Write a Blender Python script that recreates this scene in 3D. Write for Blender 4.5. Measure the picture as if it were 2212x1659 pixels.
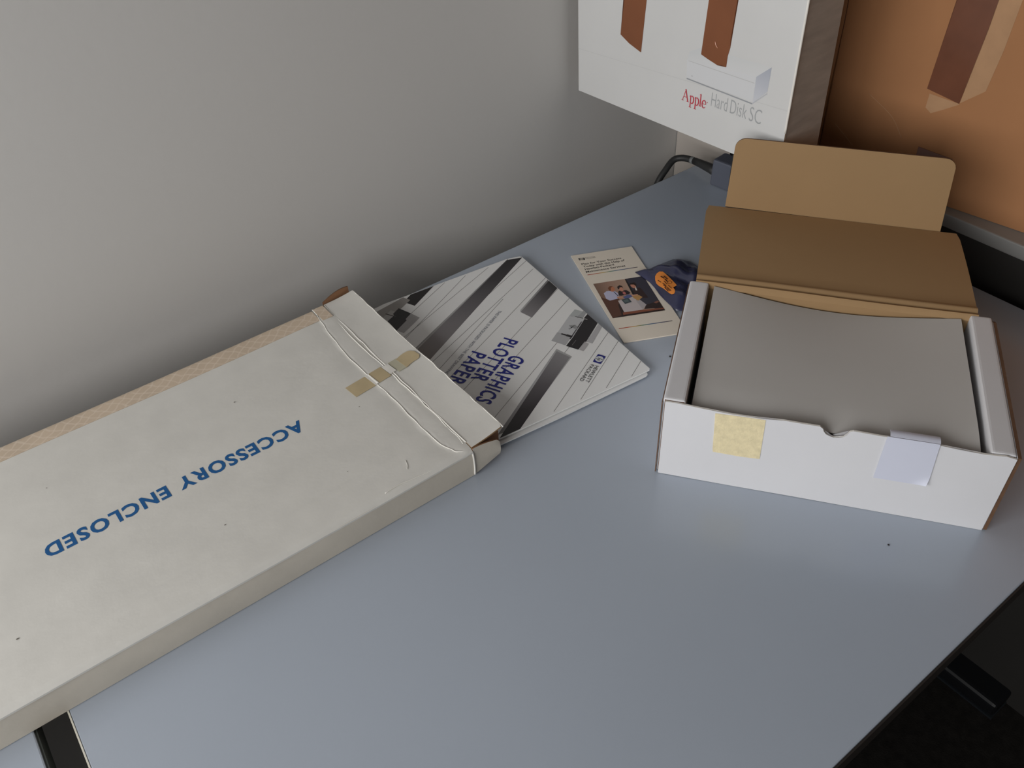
import bpy, bmesh, math, random
from math import sin, cos, pi, radians, sqrt
from mathutils import Vector, Matrix
from mathutils.bvhtree import BVHTree

random.seed(7)
for o in list(bpy.data.objects): bpy.data.objects.remove(o)
SC = bpy.context.scene
COL = SC.collection
S = 0.705            # one layout unit in metres; everything below is laid out in units, scaled once at the end

# ------------------------------------------------------------------ camera
cam = bpy.data.cameras.new('camera'); cam.sensor_width = 36.0; cam.lens = 1850.3/2212*36
cam.clip_start = 0.02
co = bpy.data.objects.new('camera', cam); COL.objects.link(co); SC.camera = co
RX = Vector((0.79569538, -0.60420752, -0.0424516))      # camera right, down, forward in the room
RY = Vector((-0.42679464, -0.50956333, -0.74712217))
RZ = Vector((0.42978505, 0.61259978, -0.66332972))
m = Matrix.Identity(4)
for i in range(3):
    m[i][0] = RX[i]; m[i][1] = -RY[i]; m[i][2] = -RZ[i]
m[2][3] = 1.0*S
co.matrix_world = m

# ------------------------------------------------------------------ light and exposure
SC.view_settings.view_transform = 'Standard'; SC.view_settings.look = 'None'
SC.view_settings.gamma = 1.0; SC.view_settings.use_curve_mapping = False
SC.view_settings.exposure = 0.0
w = bpy.data.worlds.new('world'); SC.world = w; w.use_nodes = True
w.node_tree.nodes['Background'].inputs[0].default_value = (0.62, 0.74, 0.92, 1)
w.node_tree.nodes['Background'].inputs[1].default_value = 0.3

WIN = dict(x=-1.8, y0=-1.6, y1=1.36, z0=0.42, z1=1.8)       # the window in the wall to the left of the photographer
def area(name, loc, sx, sy, power, col, rot):
    l = bpy.data.lights.new(name, 'AREA'); l.shape = 'RECTANGLE'; l.size = sx*S; l.size_y = sy*S
    l.energy = power; l.color = col
    o = bpy.data.objects.new(name, l); COL.objects.link(o); o.location = Vector(loc)*S; o.rotation_euler = rot
    return o
area('daylight', (WIN['x']-0.09, (WIN['y0']+WIN['y1'])/2, (WIN['z0']+WIN['z1'])/2),
     WIN['z1']-WIN['z0']-0.04, WIN['y1']-WIN['y0']-0.04, 37.5, (1.0, 0.985, 0.965), (0, radians(-90), 0))

# ------------------------------------------------------------------ helpers
def lin(c):
    def f(v):
        v /= 255.0
        return v/12.92 if v <= 0.04045 else ((v+0.055)/1.055)**2.4
    return (f(c[0]), f(c[1]), f(c[2]), 1.0)

def mat(name, col, rough=0.7, var=0.06, vscale=9.0, bump=0.0, bscale=120.0, spec=0.4, stretch=(1, 1, 1), metal=0.0, coat=0.0):
    mt = bpy.data.materials.new(name); mt.use_nodes = True
    nt = mt.node_tree; b = nt.nodes['Principled BSDF']
    c = lin(col)
    tc = nt.nodes.new('ShaderNodeTexCoord'); mp = nt.nodes.new('ShaderNodeMapping'); mp.inputs['Scale'].default_value = stretch
    nt.links.new(tc.outputs['Object'], mp.inputs[0])
    n = nt.nodes.new('ShaderNodeTexNoise'); n.inputs['Scale'].default_value = vscale; n.inputs['Detail'].default_value = 5
    nt.links.new(mp.outputs[0], n.inputs['Vector'])
    r = nt.nodes.new('ShaderNodeValToRGB')
    r.color_ramp.elements[0].position = 0.3; r.color_ramp.elements[1].position = 0.7
    r.color_ramp.elements[0].color = tuple(x*(1-var) for x in c[:3])+(1,)
    r.color_ramp.elements[1].color = tuple(min(1, x*(1+var)) for x in c[:3])+(1,)
    nt.links.new(n.outputs[0], r.inputs[0]); nt.links.new(r.outputs[0], b.inputs['Base Color'])
    b.inputs['Roughness'].default_value = rough; b.inputs['Specular IOR Level'].default_value = spec
    b.inputs['Metallic'].default_value = metal; b.inputs['Coat Weight'].default_value = coat
    if bump:
        n2 = nt.nodes.new('ShaderNodeTexNoise'); n2.inputs['Scale'].default_value = bscale; n2.inputs['Detail'].default_value = 3
        nt.links.new(mp.outputs[0], n2.inputs['Vector'])
        bp = nt.nodes.new('ShaderNodeBump'); bp.inputs['Strength'].default_value = bump; bp.inputs['Distance'].default_value = 0.002
        nt.links.new(n2.outputs[0], bp.inputs['Height']); nt.links.new(bp.outputs[0], b.inputs['Normal'])
    return mt

def print_mat(name, rough=0.5, spec=0.4):
    mt = bpy.data.materials.new(name); mt.use_nodes = True
    nt = mt.node_tree; b = nt.nodes['Principled BSDF']
    a = nt.nodes.new('ShaderNodeAttribute'); a.attribute_name = 'ink'
    nt.links.new(a.outputs['Color'], b.inputs['Base Color'])
    b.inputs['Roughness'].default_value = rough; b.inputs['Specular IOR Level'].default_value = spec
    return mt

def link(name, me, mats, parent=None):
    o = bpy.data.objects.new(name, me); COL.objects.link(o)
    for mm in (mats if isinstance(mats, (list, tuple)) else [mats]): me.materials.append(mm)
    if parent: o.parent = parent
    return o

def raw(name, verts, faces, mats, parent=None, fm=None, smooth=False):
    me = bpy.data.meshes.new(name)
    me.from_pydata([tuple(v) for v in verts], [], faces)
    if fm:
        for i, k in enumerate(fm): me.polygons[i].material_index = k
    if smooth:
        for pl in me.polygons: pl.use_smooth = True
    me.update()
    return link(name, me, mats, parent)

def tag(o, label=None, cat=None, group=None, kind=None):
    if label: o['label'] = label
    if cat: o['category'] = cat
    if group: o['group'] = group
    if kind: o['kind'] = kind
    return o

def thing(name, label, cat, loc=(0, 0, 0), rz=0.0):
    o = bpy.data.objects.new(name, None); COL.objects.link(o); o.empty_display_size = 0.05
    o.location = loc; o.rotation_euler = (0, 0, rz)
    return tag(o, label, cat)

def slab(name, poly, t, mats, parent=None, o=(0, 0, 0), u=(1, 0, 0), v=(0, 1, 0), fmi=(0, 0, 0), bev=0.0):
    """outline poly in the plane (o,u,v), thickness t along u x v; material index for (far side, near side, rim)"""
    o, u, v = Vector(o), Vector(u).normalized(), Vector(v).normalized(); n = u.cross(v)
    a = sum(poly[i][0]*poly[(i+1) % len(poly)][1]-poly[(i+1) % len(poly)][0]*poly[i][1] for i in range(len(poly)))
    if a < 0: poly = poly[::-1]
    k = len(poly)
    vs = [o+u*p[0]+v*p[1] for p in poly]+[o+u*p[0]+v*p[1]+n*t for p in poly]
    fs = [tuple(range(k-1, -1, -1)), tuple(range(k, 2*k))]+[(i, (i+1) % k, k+(i+1) % k, k+i) for i in range(k)]
    fm = [fmi[1], fmi[0]]+[fmi[2]]*k
    me = bpy.data.meshes.new(name)
    bm = bmesh.new(); bv = [bm.verts.new(x) for x in vs]
    for f, mi in zip(fs, fm):
        fc = bm.faces.new([bv[i] for i in f]); fc.material_index = mi
    if bev:
        bmesh.ops.bevel(bm, geom=bm.edges[:], offset=bev, segments=2, affect='EDGES', profile=0.6)
    bmesh.ops.triangulate(bm, faces=[f for f in bm.faces if len(f.verts) > 4])
    bm.normal_update(); bm.to_mesh(me); bm.free()
    return link(name, me, mats, parent)

def box(name, lo, hi, mats, parent=None, bev=0.0, seg=2, pick=None):
    bm = bmesh.new(); bmesh.ops.create_cube(bm, size=1)
    lo, hi = Vector(lo), Vector(hi)
    for vx in bm.verts:
        vx.co = Vector(((lo[i]+hi[i])/2+vx.co[i]*(hi[i]-lo[i]) for i in range(3)))
    if bev: bmesh.ops.bevel(bm, geom=bm.edges[:], offset=bev, segments=seg, affect='EDGES', profile=0.6)
    bm.normal_update()
    if pick:
        for f in bm.faces: f.material_index = pick(f.normal, f.calc_center_median())
    me = bpy.data.meshes.new(name); bm.to_mesh(me); bm.free()
    return link(name, me, mats, parent)

def sheet(name, fn, nu, nv, t, mats, parent=None, fmi=(0, 0, 0), n=None, smooth=True):
    """curved sheet: fn(a,b) for a,b in 0..1 gives its face, closed with thickness t behind it"""
    P = [[Vector(fn(i/nu, j/nv)) for j in range(nv+1)] for i in range(nu+1)]
    vs = []; fs = []; fm = []
    idx = lambda i, j: i*(nv+1)+j
    N = (nu+1)*(nv+1)
    for i in range(nu+1):
        for j in range(nv+1): vs.append(P[i][j])
    for i in range(nu+1):
        for j in range(nv+1):
            if n is not None: d = Vector(n)
            else:
                a = P[min(i+1, nu)][j]-P[max(i-1, 0)][j]; b = P[i][min(j+1, nv)]-P[i][max(j-1, 0)]
                d = a.cross(b).normalized()
            vs.append(P[i][j]-d*t)
    for i in range(nu):
        for j in range(nv):
            fs.append((idx(i, j), idx(i+1, j), idx(i+1, j+1), idx(i, j+1))); fm.append(fmi[0])
            fs.append((N+idx(i, j), N+idx(i, j+1), N+idx(i+1, j+1), N+idx(i+1, j))); fm.append(fmi[1])
    for i in range(nu):
        fs.append((idx(i, 0), N+idx(i, 0), N+idx(i+1, 0), idx(i+1, 0))); fm.append(fmi[2])
        fs.append((idx(i, nv), idx(i+1, nv), N+idx(i+1, nv), N+idx(i, nv))); fm.append(fmi[2])
    for j in range(nv):
        fs.append((idx(0, j), idx(0, j+1), N+idx(0, j+1), N+idx(0, j))); fm.append(fmi[2])
        fs.append((idx(nu, j), N+idx(nu, j), N+idx(nu, j+1), idx(nu, j+1))); fm.append(fmi[2])
    o = raw(name, vs, fs, mats, parent, fm)
    if smooth:
        for k, pl in enumerate(o.data.polygons): pl.use_smooth = k < 2*nu*nv
        o.data.set_sharp_from_angle(angle=radians(50))
    return o

def tube_geo(pts, r, seg=10):
    pts = [Vector(q) for q in pts]; vs = []; fs = []
    up = None
    for i, q in enumerate(pts):
        d = (pts[min(i+1, len(pts)-1)]-pts[max(i-1, 0)]).normalized()
        if up is None:
            up = Vector((0, 0, 1)) if abs(d.z) < .9 else Vector((1, 0, 0))
        a = (up-d*up.dot(d)).normalized(); b = d.cross(a); up = a
        rr = r[i] if isinstance(r, (list, tuple)) else r
        for k in range(seg):
            th = 2*pi*k/seg; vs.append(q+a*cos(th)*rr+b*sin(th)*rr)
    n = len(pts)
    for i in range(n-1):
        for k in range(seg):
            fs.append((i*seg+k, i*seg+(k+1) % seg, (i+1)*seg+(k+1) % seg, (i+1)*seg+k))
    fs.append(tuple(range(seg-1, -1, -1))); fs.append(tuple((n-1)*seg+k for k in range(seg)))
    return vs, fs
def tube(name, pts, r, mt, parent=None, seg=10):
    vs, fs = tube_geo(pts, r, seg)
    return raw(name, vs, fs, mt, parent, smooth=True)

def catmull(P, n=8):
    P = [Vector(q) for q in P]; Q = [P[0]*2-P[1]]+P+[P[-1]*2-P[-2]]; out = []
    for i in range(1, len(Q)-2):
        for k in range(n):
            t = k/n; a, b, c, d = Q[i-1], Q[i], Q[i+1], Q[i+2]
            out.append(0.5*((2*b)+(c-a)*t+(2*a-5*b+4*c-d)*t*t+(3*b-a-3*c+d)*t**3))
    out.append(P[-1]); return out

# ---- flat print: coloured shapes laid in one mesh, in the plane of the surface they are printed on
_tc = {}
def glyphs(body, bold=0.0, space=1.0):
    key = (body, bold, space)
    if key in _tc: return _tc[key]
    cu = bpy.data.curves.new('lettering', 'FONT'); cu.body = body; cu.offset = bold; cu.space_character = space
    cu.resolution_u = 3
    o = bpy.data.objects.new('lettering', cu); COL.objects.link(o)
    dg = bpy.context.evaluated_depsgraph_get(); ev = o.evaluated_get(dg); me = ev.to_mesh()
    vs = [(v.co.x, v.co.y) for v in me.vertices]; fs = [tuple(pl.vertices) for pl in me.polygons]
    ev.to_mesh_clear(); bpy.data.objects.remove(o); bpy.data.curves.remove(cu)
    x0 = min(v[0] for v in vs); x1 = max(v[0] for v in vs)
    _tc[key] = (vs, fs, x0, x1); return _tc[key]
_ch = [None]
def cap_height():
    if _ch[0] is None:
        vs = glyphs('H')[0]; _ch[0] = max(v[1] for v in vs)
    return _ch[0]

class Print:
    def __init__(self, o, u, v, step=0.00012):
        self.o, self.u, self.v = Vector(o), Vector(u).normalized(), Vector(v).normalized()
        self.n = self.u.cross(self.v).normalized(); self.step = step
        self.vs = []; self.fs = []; self.cs = []; self.k = 0
    def P(self, q, lay): return self.o+self.u*q[0]+self.v*q[1]+self.n*(self.step*lay)
    def poly(self, pts, col, lay=None):
        """col: one colour or one per corner"""
        if lay is None: self.k += 1; lay = self.k
        cols = [lin(c) for c in col] if isinstance(col[0], (tuple, list)) else [lin(col)]*len(pts)
        a = sum(pts[i][0]*pts[(i+1) % len(pts)][1]-pts[(i+1) % len(pts)][0]*pts[i][1] for i in range(len(pts)))
        if a < 0: pts = pts[::-1]; cols = cols[::-1]
        b = len(self.vs)
        self.vs += [self.P(q, lay) for q in pts]; self.cs += cols
        self.fs.append(tuple(range(b, b+len(pts))))
    def quadgrad(self, a, b, c, d, stops, lay=None):
        """quad a-b (start) to d-c (end), colour stops [(t,col)] along it"""
        if lay is None: self.k += 1; lay = self.k
        L = lambda p, q, t: (p[0]+(q[0]-p[0])*t, p[1]+(q[1]-p[1])*t)
        for (t0, c0), (t1, c1) in zip(stops, stops[1:]):
            self.poly([L(a, d, t0), L(b, c, t0), L(b, c, t1), L(a, d, t1)], [c0, c0, c1, c1], lay)
    def line(self, p, q, wd, col, lay=None):
        d = Vector((q[0]-p[0], q[1]-p[1])).normalized(); n = Vector((-d.y, d.x))*wd/2
        self.poly([(p[0]+n.x, p[1]+n.y), (p[0]-n.x, p[1]-n.y), (q[0]-n.x, q[1]-n.y), (q[0]+n.x, q[1]+n.y)], col, lay)
    def stroke(self, pts, wd, col, lay=None):
        if lay is None: self.k += 1; lay = self.k
        c = lin(col); b = len(self.vs); n = len(pts)
        for i in range(n):
            d = Vector((pts[min(i+1, n-1)][0]-pts[max(i-1, 0)][0], pts[min(i+1, n-1)][1]-pts[max(i-1, 0)][1])).normalized()
            ww = wd[i] if isinstance(wd, (list, tuple)) else wd
            q = Vector((-d.y, d.x))*ww/2
            self.vs += [self.P((pts[i][0]+q.x, pts[i][1]+q.y), lay), self.P((pts[i][0]-q.x, pts[i][1]-q.y), lay)]; self.cs += [c, c]
        for i in range(n-1): self.fs.append((b+2*i+1, b+2*i+3, b+2*i+2, b+2*i))
    def text(self, body, p0, p1, h, col, bold=0.0, space=1.0, flip=False, lay=None, shear=0.0):
        """baseline from p0 to p1, capital height h; width fits exactly. flip: surface frame is mirrored"""
        if lay is None: self.k += 1; lay = self.k
        vs, fs, x0, x1 = glyphs(body, bold, space)
        d = Vector((p1[0]-p0[0], p1[1]-p0[1])); wlen = d.length; d.normalize(); up = Vector((-d.y, d.x))
        if flip: up = -up
        ky = h/cap_height(); kx = wlen/(x1-x0); b = len(self.vs); c = lin(col)
        for (x, y) in vs:
            px = (x-x0)*kx+shear*y*ky; py = y*ky
            self.vs.append(self.P((p0[0]+d.x*px+up.x*py, p0[1]+d.y*px+up.y*py), lay)); self.cs.append(c)
        for f in fs: self.fs.append(tuple(b+i for i in (f[::-1] if flip else f)))
    def build(self, name, mt, parent=None):
        me = bpy.data.meshes.new(name); me.from_pydata([tuple(v) for v in self.vs], [], self.fs)
        at = me.color_attributes.new('ink', 'FLOAT_COLOR', 'POINT')
        for i, c in enumerate(self.cs): at.data[i].color = c
        bm = bmesh.new(); bm.from_mesh(me)
        bm.normal_update()
        bad = [f for f in bm.faces if f.normal.dot(self.n) < 0]
        if bad: bmesh.ops.reverse_faces(bm, faces=bad)
        bm.to_mesh(me); bm.free()
        return link(name, me, mt, parent)

# ------------------------------------------------------------------ materials
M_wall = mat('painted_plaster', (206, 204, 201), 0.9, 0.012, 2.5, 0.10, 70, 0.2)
M_wallfar = mat('low_bounce_grey_paint', (84, 80, 76), 0.9, 0.02, 2.5)  # walls out of view, darkened to cut the light they bounce back
M_ceil = mat('darkened_ceiling', (92, 91, 89), 0.9, 0.02, 3)  # ceiling darkened so that it bounces less light down
M_floor = mat('dark_carpet', (40, 38, 36), 0.95, 0.25, 60, 0.5, 300, 0.1)
M_trim = mat('white_gloss_paint', (222, 221, 217), 0.4, 0.02, 4)
M_ledge = mat('grey_laminate_ledge', (150, 150, 148), 0.5, 0.03, 6)
M_panel = mat('warm_grey_panel', (188, 180, 172), 0.75, 0.03, 6)
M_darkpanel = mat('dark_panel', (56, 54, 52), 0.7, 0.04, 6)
M_edge2 = mat('grey_green_edge_banding', (92, 98, 96), 0.5, 0.06, 20)
M_desk = mat('blue_grey_laminate', (174, 183, 196), 0.24, 0.015, 5, 0.02, 400, 0.8)
M_edge = mat('dark_edge_banding', (52, 47, 44), 0.5, 0.06, 20)
M_lip = mat('lip_edge_highlight', (226, 222, 208), 0.4, 0.02, 10)
M_steel = mat('dark_steel', (58, 60, 62), 0.45, 0.05, 20, metal=0.6)
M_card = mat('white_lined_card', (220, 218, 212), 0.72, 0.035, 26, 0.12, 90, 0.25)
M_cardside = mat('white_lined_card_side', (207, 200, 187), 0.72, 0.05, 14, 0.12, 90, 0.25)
M_worn = mat('worn_paper_edge', (236, 233, 226), 0.85, 0.05, 60)
M_kraft = mat('brown_kraft_inside', (150, 112, 84), 0.85, 0.10, 30, 0.1, 160, 0.15)
M_kraftd = mat('dark_kraft_edge', (106, 78, 58), 0.9, 0.15, 80)
M_krafttan = mat('tan_kraft_board', (164, 134, 98), 0.8, 0.02, 14, 0.05, 140, 0.15)
M_white = mat('white_coated_board', (222, 222, 225), 0.6, 0.015, 12, 0.05, 120, 0.3)
M_whiteb = mat('printer_carton_white', (211, 211, 210), 0.55, 0.02, 9, 0.06, 100, 0.35)
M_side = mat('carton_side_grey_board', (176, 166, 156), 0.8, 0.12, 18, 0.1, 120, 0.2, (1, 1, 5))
M_paper = mat('white_bond_paper', (198, 196, 193), 0.8, 0.02, 6, 0.04, 60, 0.2)
M_brown = mat('brown_corrugated_board', (176, 126, 87), 0.8, 0.06, 7, 0.12, 60, 0.2)
M_tape = mat('brown_parcel_tape', (130, 80, 52), 0.28, 0.08, 16, 0.1, 30, 0.5)
M_tape2 = mat('dark_brown_parcel_tape', (116, 72, 52), 0.3, 0.12, 26, 0.15, 40, 0.5)
M_tornp = mat('torn_board_face', (186, 146, 110), 0.85, 0.08, 30)
M_yell = mat('yellowed_tape', (196, 178, 142), 0.45, 0.10, 30, 0.1, 60, 0.4)
M_ystain = mat('clear_tape_residue', (194, 190, 168), 0.35, 0.05, 30)
M_mask = mat('masking_tape_square', (234, 220, 180), 0.75, 0.09, 120, 0.3, 300, 0.2)
M_label = mat('bluish_white_label', (214, 217, 232), 0.5, 0.01, 10)
M_pack = mat('white_pack_card', (236, 236, 235), 0.5, 0.015, 10, spec=0.35)
M_broch = mat('cream_coated_paper', (238, 228, 213), 0.45, 0.01, 10)
M_navy = mat('navy_antistatic_film', (52, 54, 82), 0.25, 0.30, 18, 0.6, 26, 0.8)
M_orange = mat('orange_paper_sticker', (232, 142, 62), 0.6, 0.05, 40)
M_plug = mat('blue_grey_plastic', (92, 96, 108), 0.5, 0.03, 20)
M_cable = mat('black_rubber', (48, 48, 48), 0.5, 0.05, 40)
M_band = mat('grey_cable_tie', (120, 122, 122), 0.5, 0.03, 40)
M_black = mat('black_plastic', (24, 25, 28), 0.5, 0.05, 30)
M_crumb = mat('dark_crumb', (50, 48, 46), 0.9, 0.1, 200)
P_ink = print_mat('printing_ink', 0.5)
P_gloss = print_mat('printing_ink_gloss', 0.4)

# filament tape: tan film with paler fibres crossing diagonally
def filament_tape():
    mt = mat('tan_filament_tape', (208, 189, 167), 0.45, 0.06, 20, 0.1, 60, 0.4)
    nt = mt.node_tree; b = nt.nodes['Principled BSDF']; base = b.inputs['Base Color'].links[0].from_socket
    tc = nt.nodes.new('ShaderNodeTexCoord'); out = base
    for ang, sc in ((50, 44), (-46, 39)):
        mp = nt.nodes.new('ShaderNodeMapping'); mp.inputs['Rotation'].default_value = (0, 0, radians(ang)); mp.inputs['Scale'].default_value = (1, 1, 1)
        nt.links.new(tc.outputs['Object'], mp.inputs[0])
        wv = nt.nodes.new('ShaderNodeTexWave'); wv.inputs['Scale'].default_value = sc/S/2; wv.inputs['Distortion'].default_value = 3.5
        wv.inputs['Detail'].default_value = 2; wv.inputs['Detail Scale'].default_value = 1.5
        nt.links.new(mp.outputs[0], wv.inputs['Vector'])
        r = nt.nodes.new('ShaderNodeValToRGB'); r.color_ramp.elements[0].position = 0.86; r.color_ramp.elements[1].position = 0.98
        nt.links.new(wv.outputs[0], r.inputs[0])
        ml = nt.nodes.new('ShaderNodeMath'); ml.operation = 'MULTIPLY'; ml.inputs[1].default_value = 0.40
        nt.links.new(r.outputs[0], ml.inputs[0])
        mx = nt.nodes.new('ShaderNodeMix'); mx.data_type = 'RGBA'
        nt.links.new(ml.outputs[0], mx.inputs[0]); nt.links.new(out, mx.inputs[6]); mx.inputs[7].default_value = lin((232, 218, 202))
        out = mx.outputs[2]
    nt.links.new(out, b.inputs['Base Color'])
    return mt
M_fil = filament_tape()

# ------------------------------------------------------------------ the room
YW, XW, ZF, ZC = 1.418, 2.35, -1.064, 2.45
XN, YB = WIN['x'], -2.6
def struct(o, label=None):
    o['kind'] = 'structure'
    if label: o['label'] = label
    return o
struct(box('wall_left', (XN-.2, YW, ZF), (XW+.15, YW+.15, ZC), M_wall), 'pale grey plaster wall behind the desk, lit from the left')
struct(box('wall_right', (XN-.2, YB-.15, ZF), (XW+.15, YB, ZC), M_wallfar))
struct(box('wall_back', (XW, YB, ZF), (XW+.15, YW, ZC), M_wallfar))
struct(box('floor', (XN-.2, YB-.15, ZF-.1), (XW+.15, YW+.15, ZF), M_floor), 'almost black carpet floor below the desk front')
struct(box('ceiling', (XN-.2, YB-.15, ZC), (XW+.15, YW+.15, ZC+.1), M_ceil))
# wall with the window, outside the frame on the left
W = WIN
fw = []
vs = []; fs = []
def addbox(lo, hi):
    b = len(vs)
    for x in (lo[0], hi[0]):
        for y in (lo[1], hi[1]):
            for z in (lo[2], hi[2]): vs.append((x, y, z))
    for f in ((0, 1, 3, 2), (4, 6, 7, 5), (0, 4, 5, 1), (2, 3, 7, 6), (0, 2, 6, 4), (1, 5, 7, 3)): fs.append(tuple(b+i for i in f))
addbox((XN-.15, YB, ZF), (XN, W['y0'], ZC)); addbox((XN-.15, W['y1'], ZF), (XN, YW, ZC))
addbox((XN-.15, W['y0'], ZF), (XN, W['y1'], W['z0'])); addbox((XN-.15, W['y0'], W['z1']), (XN, W['y1'], ZC))
struct(raw('wall_front', vs, fs, M_wall))
vs = []; fs = []
t = .05
addbox((XN-.06, W['y0'], W['z0']), (XN+.01, W['y0']+t, W['z1'])); addbox((XN-.06, W['y1']-t, W['z0']), (XN+.01, W['y1'], W['z1']))
addbox((XN-.06, W['y0']+t, W['z0']), (XN+.01, W['y1']-t, W['z0']+t)); addbox((XN-.06, W['y0']+t, W['z1']-t), (XN+.01, W['y1']-t, W['z1']))
ym = (W['y0']+W['y1'])/2
addbox((XN-.055, ym-.02, W['z0']+t), (XN+.005, ym+.02, W['z1']-t))
struct(raw('window_1', vs, fs, M_trim))
# waist-high ledge at the far end of the desk, carrying the brown carton
XL, ZL = 1.543, 0.0985
led = struct(box('trim_1', (XL+.012, .98, ZF), (XW-.002, YW-.002, ZL-.028), M_panel), 'low panelled ledge across the far end of the desk')
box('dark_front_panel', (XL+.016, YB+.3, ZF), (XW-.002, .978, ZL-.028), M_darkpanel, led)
box('ledge_top', (XL, YB+.3, ZL-.028), (XW-.002, YW-.002, ZL), M_ledge, led, .003)

# ------------------------------------------------------------------ desks
def make_desk(name, label, x0, x1, y0, y1, me_=None):
    me_ = me_ or M_edge
    d = thing(name, label, 'desk', ((x0+x1)/2, (y0+y1)/2, ZF)); H = -ZF; hx, hy = (x1-x0)/2, (y1-y0)/2
    th = .036
    box('desk_top', (-hx+.0014, -hy+.003, H-th), (hx-.003, hy-.003, H), M_desk, d, .002)
    e = .003
    def band(lo, hi): tag(box('edge_band', lo, hi, me_, d, .0008), 'dark edge band')
    band((-hx, -hy, H-th), (hx, -hy+e, H-.0025)); band((-hx, hy-e, H-th), (hx, hy, H-.0025))
    band((-hx, -hy+e, H-th), (-hx+e*.4, hy-e, H-.0025)); band((hx-e, -hy+e, H-th), (hx, hy-e, H-.0025))
    for sx in (-1, 1):
        box('leg', (sx*(hx-.12)-.03, -.03, .04), (sx*(hx-.12)+.03, .03, H-th-.03), M_steel, d, .006)
        box('foot', (sx*(hx-.12)-.03, -hy+.2, 0), (sx*(hx-.12)+.03, hy-.1, .04), M_steel, d, .008)
        box('bracket', (sx*(hx-.12)-.03, -hy+.2, H-th-.03), (sx*(hx-.12)+.03, hy-.1, H-th), M_steel, d, .004)
    return d
d1 = make_desk('desk', 'blue-grey laminate desk with dark edge carrying the open white box', -.158, 1.513, .153, 1.276)
box('edge_lip', (-.8358, -.5585, -ZF-.0060), (-.8338, .5585, -ZF+.0004), M_lip, d1)  # lip colour carries the highlight of the window-lit edge
d1.children[-1]['label'] = 'lip along the near end of the desk top, its window highlight painted pale'
d2 = make_desk('desk', 'blue-grey desk top in the lower left corner beyond the black gap', -1.35, -.196, .153, 1.276, M_edge2)

# ------------------------------------------------------------------ open white box
WX, WD, WH = .4685, .3053, .159
wb = thing('open_carton', 'open white mailer box with kraft lid folded back, holding white paper', 'box', (.6943, .6135, 0.0005), -.92979)
slab('bottom_panel', [(.003, .004), (WX-.003, .004), (WX-.003, WD), (.003, WD)], .003, M_white, wb)
KW = [M_white, M_kraftd, M_krafttan]
def roll(x0, x1, dz):
    o = box('side_wall', (x0, .004, .0), (x1, WD-.001, WH-.002), KW, wb, .005, 3,
            lambda n, c: 1 if n.y < -.8 else 0)
    for v_ in o.data.vertices:
        if v_.co.z > .1: v_.co.z -= dz*(1-v_.co.y/WD)
    return o
roll(0.0, .0325, .0035); roll(.4365, WX, .0085)
# worn corrugated rims standing proud of the side walls, in front
for x, lab in ((-.0016, 0), (WX+.0002, 1)):
    slab('side_panel', [(.001, .001), (WD-.006, .001), (WD-.004, WH-.008), (WD-.012, WH-.004), (.002, WH-.012)], .0048 if lab else .0014, [M_white, M_kraftd], wb,
         (x, 0, 0), (0, 1, 0), (0, 0, 1), (0, 0, 1))
# front panel, upper rim worn and wavy, thumb notch
top = [(.0035, .151), (.02, .1515), (.05, .1493), (.075, .1478), (.10, .1468), (.125, .1472), (.145, .1470), (.17, .1505), (.195, .1500), (.218, .1500), (.2225, .1465)]
for k in range(1, 8):
    a = pi+pi*k/8; top.append((.2395+.0165*cos(a), .147+.0135*sin(a)))
top += [(.2575, .1490), (.262, .1512), (.30, .1500), (.335, .1512), (.372, .1500), (.40, .1470), (.43, .1466), (.455, .1487), (.468, .1462)]
fp = [(.0035, .0005), (.12, .0), (.2, .0004), (.30, 0), (.4675, 0)]
slab('front_panel', fp+top[::-1], .0028, [M_white, M_white, M_worn], wb, (0, .0028, 0), (1, 0, 0), (0, 0, 1), (0, 1, 2))
fin = [(.036, .004), (.434, .004)]+[(x, z-.0035) for x, z in top[::-1] if .036 < x < .434]
slab('front_inner_panel', fin, .0025, [M_white, M_white, M_kraftd], wb, (0, .0064, 0), (1, 0, 0), (0, 0, 1), (0, 1, 2))
slab('back_panel', [(.0, .0), (WX, .0), (WX, WH-.006), (0, WH-.006)], .003, [M_krafttan, M_white, M_krafttan], wb, (0, WD+.0005, 0), (1, 0, 0), (0, 0, 1), (0, 1, 2))
# lid lying back: double crease at the hinge, then flat
prof = [(.2995, .1475), (.3015, .1545), (.3040, .1578), (.3070, .1572), (.3100, .1548), (.3130, .1560), (.3165, .1592), (.3200, .1598), (.3240, .1580), (.3290, .1572)]
for k in range(1, 11): prof.append((.329+(.5535-.329)*k/10, .1572+.0025*sin(pi*k/10)))
LD = len(prof)-1
def lid_pt(a, b):
    y, z = prof[int(round(b*LD))]
    t = max(0, (y-.30)/.26)
    xl = .010+(-.001-.010)*t; xr = .449+(.4415-.449)*t
    if y > .549: xl += .004; xr -= .003
    x = xl+(xr-xl)*a
    return (x, y, z+.0025*t-(.006*a)*t+.0012*sin(a*7)*max(0, 1-abs(y-.31)/.02))
sheet('lid', lid_pt, 14, LD, .003, [M_krafttan, M_white, M_kraftd], wb, (0, 1, 2))
# tuck flap standing up from the lid's far edge
fl = [(.033, .160), (.412, .152), (.4035, .279)]
for k in range(0, 7):
    a = radians(-5+k*16); fl.append((.3845+.0195*cos(a), .2725+.0195*sin(a)))
for k in range(0, 7):
    a = radians(90+k*15); fl.append((.0555+.0195*cos(a), .2780+.0195*sin(a)))
slab('tuck_flap', fl, .003, [M_krafttan, M_white, M_kraftd], wb, (0, .5560, 0), (1, 0, 0), (0, .012, 1), (0, 1, 2))
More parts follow.
